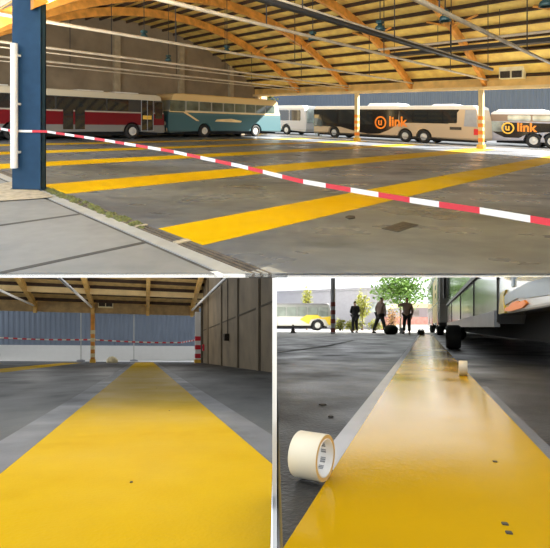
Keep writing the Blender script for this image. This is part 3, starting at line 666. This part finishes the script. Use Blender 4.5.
# near bus on the right
D1 = .75*RX
def fn(s, t, z): return R(D1+t, 1.9+s, z)
CL = [RIGHT, SOFFIT]
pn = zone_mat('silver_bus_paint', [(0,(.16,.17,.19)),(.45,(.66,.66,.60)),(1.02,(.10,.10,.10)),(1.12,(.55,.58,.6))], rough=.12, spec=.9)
nb = thing('bus', fn(6, 1.2, 0), 'silver bus with orange and yellow graphics parked right beside the glossy stripe', 'bus')
m = MB(fn); LB = 13.6
prb = [(0,.45),(2.95,.45),(3.05,.36),(LB-.25,.36),(LB-.05,.42),(LB,.9),(LB-.1,2.9),(0,2.9)]
m.prism(prb, 1, 0, 2.45, uv=[(s/20, z/4) for s, z in prb]); m.build('body', pn, nb, CL, bevel=.03)
MB(fn).box(-.2, LB-.6, .25, 2.4, .2, .5).build('chassis', 'chassis', nb, CL)
bpart(nb, fn, 'lower_skirt', 'trim_grey', [[(3.05,.33),(LB-.4,.33),(LB-.4,.47),(3.05,.50)]], -.025, .03, CL)
for s0, s1 in ((-.2,2.9),(3.05,5.2),(5.3,7.8),(7.9,10.4),(10.5,13.2)): bpart(nb, fn, 'window', 'glass_light', [rect(s0,s1,1.12,2.5)], -.012, .02, CL)  # pale pane colour stands in for the bright yard reflected in the glass
bpart(nb, fn, 'sill_rail', 'dark_rod', [rect(3.0,LB-.1,1.03,1.10)], -.03, .01, CL)
for s0 in (2.98, 5.25, 7.85, 11.0): bpart(nb, fn, 'panel_seam', 'dark_rod', [rect(s0-.02,s0+.02,.38,1.1)], -.012, .01, CL)
bpart(nb, fn, 'orange_graphic', 'orange', [[(1.6,.50),(1.75,.475),(2.2,.465),(2.52,.475),(2.48,.505),(2.3,.51),(2.15,.535),(1.95,.54),(1.85,.525),(1.7,.53)]], -.016, .01, CL)
bpart(nb, fn, 'blue_graphic', 'blue_grey', [[(-.2,.52),(1.0,.52),(1.6,.54),(1.95,.56),(2.2,.55),(2.5,.53),(2.56,.60),(2.45,.63),(1.6,.65),(-.2,.60)]], -.013, .01, CL)
bpart(nb, fn, 'yellow_graphic', 'bus_yellow', [[(2.5,.46),(2.85,.46),(2.72,.66),(2.45,.67),(2.55,.62)]], -.017, .01, CL)
bpart(nb, fn, 'yellow_line', 'bus_yellow', [[(-.2,.605),(1.2,.645),(1.2,.66),(-.2,.63)]], -.017, .01, CL)
bpart(nb, fn, 'window_post', 'blue_grey', [rect(2.1,2.2,.67,1.1)], -.012, .01, CL)
for s0 in (.7, 10.6):
    wh = MB(fn).lathe((s0, .02, .48),(0,1,0),[(.27,0),(.43,0),(.48,.05),(.48,.25),(.43,.3),(.27,.3)],24,closed=True).build('wheel','tyre',nb, CL)
    MB(fn).lathe((s0,.03,.48),(0,1,0),[(.28,.0),(.2,.05),(0,.05)],18).build('hub','trim_grey',wh, CL)
MB(fn).box(LB-.04, LB+.02, .15, 2.3, 1.15, 2.5).build('windshield', 'glass', nb, CL)
bpart(nb, fn, 'mirror_arm', 'dark_rod', [[(LB-.1,1.3),(LB+.2,1.3),(LB+.2,2.2),(LB-.1,2.2)]], -.12, -.04, CL)
# far bus parked ahead, standing slightly askew
yw = math.radians(-1.6)
def f2(s, t, z):
    p, q = .56 + t, s
    return R(.50 + (t*cos(yw) + s*sin(yw)), 17.2 + (-t*sin(yw) + s*cos(yw)), z)
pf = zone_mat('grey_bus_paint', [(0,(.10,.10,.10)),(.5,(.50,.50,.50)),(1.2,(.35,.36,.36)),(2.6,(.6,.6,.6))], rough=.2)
fb2 = bus(f2, 12.0, 2.45, 2.95, 'farther bus with a yellow and black flank parked ahead of the silver bus', pf, [2.2, 9.3], [(k*1.5+.3, k*1.5+1.7) for k in range(1,7)], sill=1.35, top=2.5, clip=CL)
bpart(fb2, f2, 'yellow_panel', 'bus_yellow', [rect(1.0,4.5,.5,2.4)], -.02, .01, CL)
bpart(fb2, f2, 'black_marks', 'black_panel', [rect(1.8,2.6,1.9,2.1), rect(1.8,2.6,1.55,1.75), rect(.9,4.5,1.25,1.32), rect(.2,.9,.4,2.6), rect(4.5,5.6,.4,2.6)], -.024, .01, CL)

tyr = thing('spare_tyre', R(.4, 6.9, 0), 'small dark tyre standing under the side of the silver bus near the stripe', 'tyre')
MB(R).lathe((.30, 6.9, .18),(1,0,0),[(.10,0),(.16,0),(.18,.03),(.18,.17),(.16,.2),(.10,.2)],24,closed=True).build('tread','tyre',tyr)
MB(R).lathe((.32, 6.9, .18),(1,0,0),[(.105,0),(.07,.03),(0,.03)],18).build('rim','trim_grey',tyr)
# people
def person(name, base, height, yaw, joints, edges, radii, label, cloth, hairr=.1):
    s = height/1.75
    t = thing(name, base, label, 'person')
    t.rotation_euler = (0, 0, yaw)
    def skin_obj(nm, J, E, m, root):
        keys = list(J); me = bpy.data.meshes.new(nm)
        me.from_pydata([Vector(J[k][0])*s for k in keys], [(keys.index(a), keys.index(b)) for a, b in E], [])
        o = bpy.data.objects.new(nm, me); C.objects.link(o); o.parent = t
        o.modifiers.new('skin', 'SKIN')
        for i, k in enumerate(keys):
            sv = me.skin_vertices[0].data[i]; r = J[k][1]*s
            sv.radius = (r, r) if not isinstance(J[k][1], tuple) else J[k][1]
            sv.use_root = (k == root)
        md = o.modifiers.new('sub', 'SUBSURF'); md.levels = 1; md.render_levels = 2
        me.materials.append(M[m]); 
        return o
    return t, skin_obj
def make_person(x, y, height, yaw, label, pose, top_m, leg_m):
    Y = F*.33/(y-327); X = (x-275)*Y/F
    base = RXY(X, Y, 0)
    t, sk = person('person', base, height, yaw, None, None, None, label, None)
    J = {}
    ll, rl = pose['legs']            # foot offsets (x, y) , foot lift
    la, ra = pose['arms']            # elbow, hand positions
    lean = pose.get('lean', 0)
    def P(x, y, z): return (x, y + lean*max(0, z-.9), z)
    J['pelvis'] = (P(0,0,.93), .135); J['waist'] = (P(0,0,1.08), .13); J['chest'] = (P(0,0,1.30), .155); J['neckb'] = (P(0,0,1.46), .075)
    J['neck'] = (P(0,.01,1.52), .055); J['head'] = (P(0,.03,1.62), .088); J['crown'] = (P(0,.03,1.70), .078)
    E = [('pelvis','waist'),('waist','chest'),('chest','neckb'),('neckb','neck'),('neck','head'),('head','crown')]
    J['nose'] = (P(0,.12,1.615), .018); E.append(('head','nose'))
    for sd, ft in ((-1, ll), (1, rl)):
        n = 'L' if sd < 0 else 'R'
        J['hip'+n] = ((sd*.09,0,.88), .09); J['knee'+n] = ((sd*.10+ft[0]*.5, ft[1]*.5+.04, .49+ft[2]*.5), .062)
        J['ank'+n] = ((sd*.10+ft[0], ft[1], .09+ft[2]), .042); J['toe'+n] = ((sd*.12+ft[0], ft[1]+.17, .035+ft[2]*.6), .034)
        E += [('pelvis','hip'+n),('hip'+n,'knee'+n),('knee'+n,'ank'+n),('ank'+n,'toe'+n)]
    for sd, ar in ((-1, la), (1, ra)):
        n = 'L' if sd < 0 else 'R'
        J['sho'+n] = (P(sd*.185,0,1.40), .066); e = ar[0]; h = ar[1]
        J['elb'+n] = (P(*e), .045); J['wri'+n] = (P(*h), .03)
        E += [('chest','sho'+n),('sho'+n,'elb'+n),('elb'+n,'wri'+n)]
        d = (Vector(P(*h))-Vector(P(*e))).normalized(); side = d.cross(Vector((0,1,.2))).normalized()
        J['palm'+n] = (tuple(Vector(P(*h))+d*.06), .03); E.append(('wri'+n,'palm'+n))
        for k, (so, ln) in enumerate(((-.03,.07),(-.01,.085),(.01,.08),(.03,.06))):
            J[f'f{k}a'+n] = (tuple(Vector(P(*h))+d*(.07+ln*.5)+side*so), .009); J[f'f{k}b'+n] = (tuple(Vector(P(*h))+d*(.07+ln)+side*so*1.1+Vector((0,.015,0))), .008)
            E += [('palm'+n, f'f{k}a'+n),(f'f{k}a'+n, f'f{k}b'+n)]
        J['th'+n] = (tuple(Vector(P(*h))+d*.06-side*.055), .010); E.append(('wri'+n,'th'+n))
    sk('body', J, E, 'skin', 'pelvis')
    Tt = {k: (J[k][0], J[k][1]*1.16+.012) for k in ('waist','chest','neckb','shoL','elbL','shoR','elbR')}
    for n in 'LR': Tt['cuff'+n] = (tuple(Vector(J['elb'+n][0]).lerp(Vector(J['wri'+n][0]), .85)), .043)
    Tt['hem'] = (P(0,0,.84), .17)
    Tt['waist'] = (J['waist'][0], .165); Tt['chest'] = (J['chest'][0], .185)
    sk('jacket', Tt, [('hem','waist'),('waist','chest'),('chest','neckb'),('chest','shoL'),('shoL','elbL'),('elbL','cuffL'),('chest','shoR'),('shoR','elbR'),('elbR','cuffR')], top_m, 'waist')
    Tr = {k: (J[k][0], J[k][1]*1.1+.018) for k in ('pelvis','hipL','hipR','kneeL','kneeR')}
    for n in 'LR': Tr['hemm'+n] = (tuple(Vector(J['knee'+n][0]).lerp(Vector(J['ank'+n][0]), .9)), .066)
    sk('trousers', Tr, [('pelvis','hipL'),('hipL','kneeL'),('kneeL','hemmL'),('pelvis','hipR'),('hipR','kneeR'),('kneeR','hemmR')], leg_m, 'pelvis')
    for n in 'LR':
        a_, b_ = Vector(J['ank'+n][0]), Vector(J['toe'+n][0])
        sk('shoe', {'h': (tuple(a_+Vector((0,-.03,-.04))), .05), 'a': (tuple(a_.lerp(b_,.5)+Vector((0,0,-.005))), .048), 't': (tuple(b_+Vector((0,.02,.008))), .04)}, [('h','a'),('a','t')], 'dark_cloth', 'a')
    s = height/1.75
    sk('hair', {'a': (P(0,.005,1.715), .083), 'b': (P(0,-.03,1.63), .075)}, [('a','b')], 'hair', 'a')
    return t
make_person(355, 333.0, 1.78, math.radians(20), 'person in dark jacket standing hands in front, leftmost of the three by the open end', dict(legs=((0,.02,0),(.02,-.02,0)), arms=(((-.26,.02,1.13),(-.10,.17,1.05)),((.26,.02,1.13),(.10,.17,1.05)))), 'dark_cloth', 'dark_cloth')
make_person(380, 333.7, 1.82, math.radians(-65), 'person in brown jacket walking with legs apart, in the middle of the three', dict(legs=((0,-.34,.03),(0,.22,0)), arms=(((-.25,-.08,1.14),(-.22,.02,.90)),((.25,.06,1.14),(.22,.14,.92))), lean=.12), 'brown_cloth', 'dark_cloth')
make_person(407, 334.2, 1.70, math.radians(150), 'person in brown shirt and black trousers with one arm lifted, nearest the tape strip', dict(legs=((-.02,.03,0),(.05,-.06,0)), arms=(((-.26,.0,1.12),(-.22,.06,.88)),((.40,.06,1.32),(.28,.25,1.36)))), 'brown_cloth', 'dark_cloth')
# bag and box by the people
def pR(x, y):
    Y = F*.33/(y-327); return ((x-275)*Y/F, Y)
X, Y = pR(391, 334.3)
bg = thing('duffel_bag', RXY(X, Y, 0), 'dark olive duffel bag on the ground between the walking person and the next', 'bag')
pr_ = [(.0,-.3),(.13,-.29),(.20,-.2),(.24,0),(.20,.2),(.13,.29),(0,.3)]
MB(RXY).lathe((X,Y,.2),(1,.15,0),pr_,18).build('bag_body','olive_bag',bg)
MB(RXY).tube([(X-.15,Y,.38),(X-.08,Y,.5),(X+.08,Y,.5),(X+.15,Y,.38)],.018,6).build('handle','dark_cloth',bg)
X, Y = pR(421, 335.0)
bx = thing('toolbox', RXY(X, Y, 0), 'small black toolbox standing on the stripe beside the farther bus', 'toolbox')
MB(RXY).box(X-.12,X+.12,Y-.1,Y+.1,.004,.2).build('case','dark_cloth',bx,bevel=.015)
MB(RXY).tube([(X-.06,Y,.2),(X-.06,Y,.25),(X+.06,Y,.25),(X+.06,Y,.2)],.012,6).build('handle','dark_rod',bx)
X, Y = pR(402, 333.6)
bk = thing('bucket', RXY(X, Y, 0), 'grey bucket on the ground just left of the person in black trousers', 'bucket')
MB(RXY).lathe((X,Y,0),(0,0,1),[(0,.005),(.12,.005),(.15,.3),(.14,.3),(.11,.02),(0,.02)],16).build('pail','trim_grey',bk)
MB(RXY).tube([(X-.14,Y,.3),(X-.08,Y,.38),(X+.08,Y,.38),(X+.14,Y,.3)],.008,6).build('handle','steel',bk)
# open-end post
X, Y = pR(333, 334.0)
ps = thing('banded_post', RXY(X,Y,0), 'grey post with dark red bands at the open end of the lower right bay', 'post')
MB(RXY).tube([(X,Y,0),(X,Y,2.63)],.11,14).build('shaft','steel',ps,[SOFFIT])
for z in (.08,.5,.92,1.3): MB(RXY).tube([(X,Y,z),(X,Y,z+.2)],.115,14).build('red_band','dark_red',ps)
X, Y = pR(293, 333.2)
cn = thing('traffic_cone', RXY(X,Y,0), 'dark traffic cone standing in the yard before the yellow and white bus', 'cone')
MB(RXY).lathe((X,Y,.03),(0,0,1),[(.13,0),(.03,.42),(0,.43)],16).build('cone_body','dark_cloth',cn)
MB(RXY).box(X-.18,X+.18,Y-.18,Y+.18,0,.035).build('cone_base','dark_rod',cn)
# yard behind: bus, building, shrubs, tree, wall
def fy(s, t, z): return RXY(-3.4+s, 37.2 + t + .10*s, z)
py_ = zone_mat('yellow_white_bus_paint', [(0,(.35,.35,.35)),(.4,(.50,.49,.45)),(1.25,(.18,.19,.18)),(2.3,(.12,.12,.13))])
yb = bus(fy, 8.5, 2.4, 2.45, 'white and yellow bus with dark windows standing in the yard left of the post', py_, [1.5, 7.2], [(3.5+k*.95, 4.35+k*.95) for k in range(5)], sill=1.3, top=2.1, glass='glass_green', clip=[RIGHT])
bpart(yb, fy, 'yellow_swoosh', 'bus_yellow', [[(5.6,1.0),(6.2,1.4),(7.2,1.4),(7.6,1.15),(8.4,1.3),(8.4,.5),(8.2,.5),(7.9,1.0),(7.2,1.1),(6.6,1.0),(6.4,.6)]], -.02, .01, [RIGHT])
hs = thing('depot_building', RXY(6, 58, 0), 'long pale grey depot building behind the yellow and white bus', 'building')
MB(RXY).sheet([(-2,60),(14.5,52),(20,70),(-2,74)], 0, 5.0).build('wall', 'house_grey', hs, [RIGHT])
MB(RXY).sheet([(-2,59.6),(14.8,51.6),(20.4,70),(-2,74)], 5.0, 5.3).build('roof', 'roof_grey', hs, [RIGHT])
for k in range(3):
    x0 = 10.4+k*1.4; y0 = 60-(x0+2)*8/16.5
    MB(RXY).sheet([(x0,y0-.06),(x0+.9,y0-.06-.436),(x0+.9,y0+.1-.436),(x0,y0+.1)], 2.2, 3.4).build('window', 'glass_light', hs)
shrub('slender_tree', RXY, (8.4, 41, 0), .75, 1.55, 900, 'leaf_yellow', 'slender yellow green tree behind the leftmost person', .15, .7, 'tree', clip=[RIGHT])
shrub('slender_tree', RXY, (3.45, 46, 0), .55, 1.5, 600, 'leaf_yellow', 'small yellow green tree rising behind the yellow and white bus roof', .15, 1.8, 'tree', clip=[RIGHT])
for x, yy, rx, rz, lab in [(7.3,39,.9,.5,'low yellow shrub behind the gap between the left and middle persons'),(9.3,39.3,.8,.5,'low yellow shrub behind the middle person'),(5.75,37.6,.45,.55,'low yellow shrub right of the banded grey post'),(6.7,37.2,.55,.45,'low yellow shrub at the feet of the slender tree')]:
    shrub('yellow_shrub', RXY, (x,yy,0), rx, rz, 420, 'leaf_yellow', lab, .13, group='low shrubs along the yard')
shrub('broad_tree', RXY, (11.2, 38, 0), 2.35, 1.7, 2600, 'leaf', 'broad green tree in the yard above the person in brown shirt', .2, 2.0, 'tree')
shrub('rust_shrub', RXY, (9.9, 36, 0), .55, .9, 420, 'leaf_rust', 'rust coloured shrub behind the bag between two persons', .13, .1)
struct(MB(RXY).sheet([(11.5,42),(22,42),(22,42.3),(11.5,42.3)], 0, .55).build('trim_8','white'))
gw = tag(MB(RXY).sheet([(10.8,43),(24,43),(24,43.3),(10.8,43.3)], .0, 1.35).build('brick_wall','brick', None), 'low reddish brick wall in the yard behind the person in black trousers', 'garden wall')
gf = thing('house', RXY(18,47,0), 'pale house with grey lower wall and yellow eave far behind the brick wall', 'house')
MB(RXY).box(13.4,28,46,50,0,2.4).build('wall','house_grey',gf); MB(RXY).box(13.2,28.2,45.8,50.2,2.4,2.9).build('eave_board','stone',gf)
for k in range(4): MB(RXY).box(14+k*3,15.6+k*3,45.93,46.05,1.4,2.2).build('window','glass_light',gf)

# ================================================================ light and camera
w_ = bpy.data.worlds.new('sky'); bpy.context.scene.world = w_; w_.use_nodes = True
bg_ = w_.node_tree.nodes['Background']; bg_.inputs[0].default_value = (.93,.97,1.0,1); bg_.inputs[1].default_value = 2.1
def sun(d, strength, col, ang):
    l = bpy.data.lights.new('sun', 'SUN'); l.energy = strength; l.color = col; l.angle = math.radians(ang)
    o = bpy.data.objects.new('sun', l); C.objects.link(o); o.rotation_euler = Vector(d).to_track_quat('Z', 'Y').to_euler(); return o
el = math.radians(37)
sun((cos(el)*.942, cos(el)*.338, sin(el)), 27.0, (1,.95,.86), 1.0)
# added wall right of the frame, blocks the sun from the near floors
struct(MB(lambda x,y,z: Vector((x,y,z))).box(11.5, 12.0, -7, 15, -9, 12).build('wall_sun_blocker', 'precast'))
def added_fill(p, watt, col=(1,.95,.88), r=.3):
    l = bpy.data.lights.new('added_fill', 'POINT'); l.energy = watt; l.color = col; l.shadow_soft_size = r
    o = bpy.data.objects.new('added_fill', l); C.objects.link(o); o.location = p
for v in (): added_fill(T(12, v, 4.25), 130)
for v in (): added_fill(T(20, v, 4.6), 130)
al = bpy.data.lights.new('added_roof_fill', 'AREA'); al.shape = 'RECTANGLE'; al.size = 24; al.size_y = .4; al.energy = 2200; al.color = (.97,.98,1)  # added area fill that brightens the hall roof, no fixture there
ao = bpy.data.objects.new('added_roof_fill', al); C.objects.link(ao); ao.location = T(2.6, 10, 3.5)
_z = -(T(1,0,.9)-T(0,0,0)).normalized(); _x = (T(0,1,0)-T(0,0,0)).normalized(); _y = _z.cross(_x).normalized(); _x = _y.cross(_z)
ao.rotation_euler = Matrix((_x, _y, _z)).transposed().to_euler()
for p in (-9, -4.8, -1.5, 1.6): added_fill(B(p, 24, 3.0), 60)  # added fill points under the bay roof, no fixtures

cam = bpy.data.cameras.new('camera'); co = bpy.data.objects.new('camera', cam); C.objects.link(co)
co.location = (0,0,0); co.rotation_euler = (PI/2, 0, 0)
cam.sensor_fit = 'HORIZONTAL'; cam.sensor_width = 36; cam.lens = 36*F/550
cam.shift_y = -(274-PY)/550; cam.clip_start = .03; cam.clip_end = 300
S = bpy.context.scene; S.camera = co
S.view_settings.view_transform = 'Standard'; S.view_settings.look = 'None'; S.view_settings.exposure = 0.0; S.view_settings.gamma = 1
S.view_settings.use_curve_mapping = False
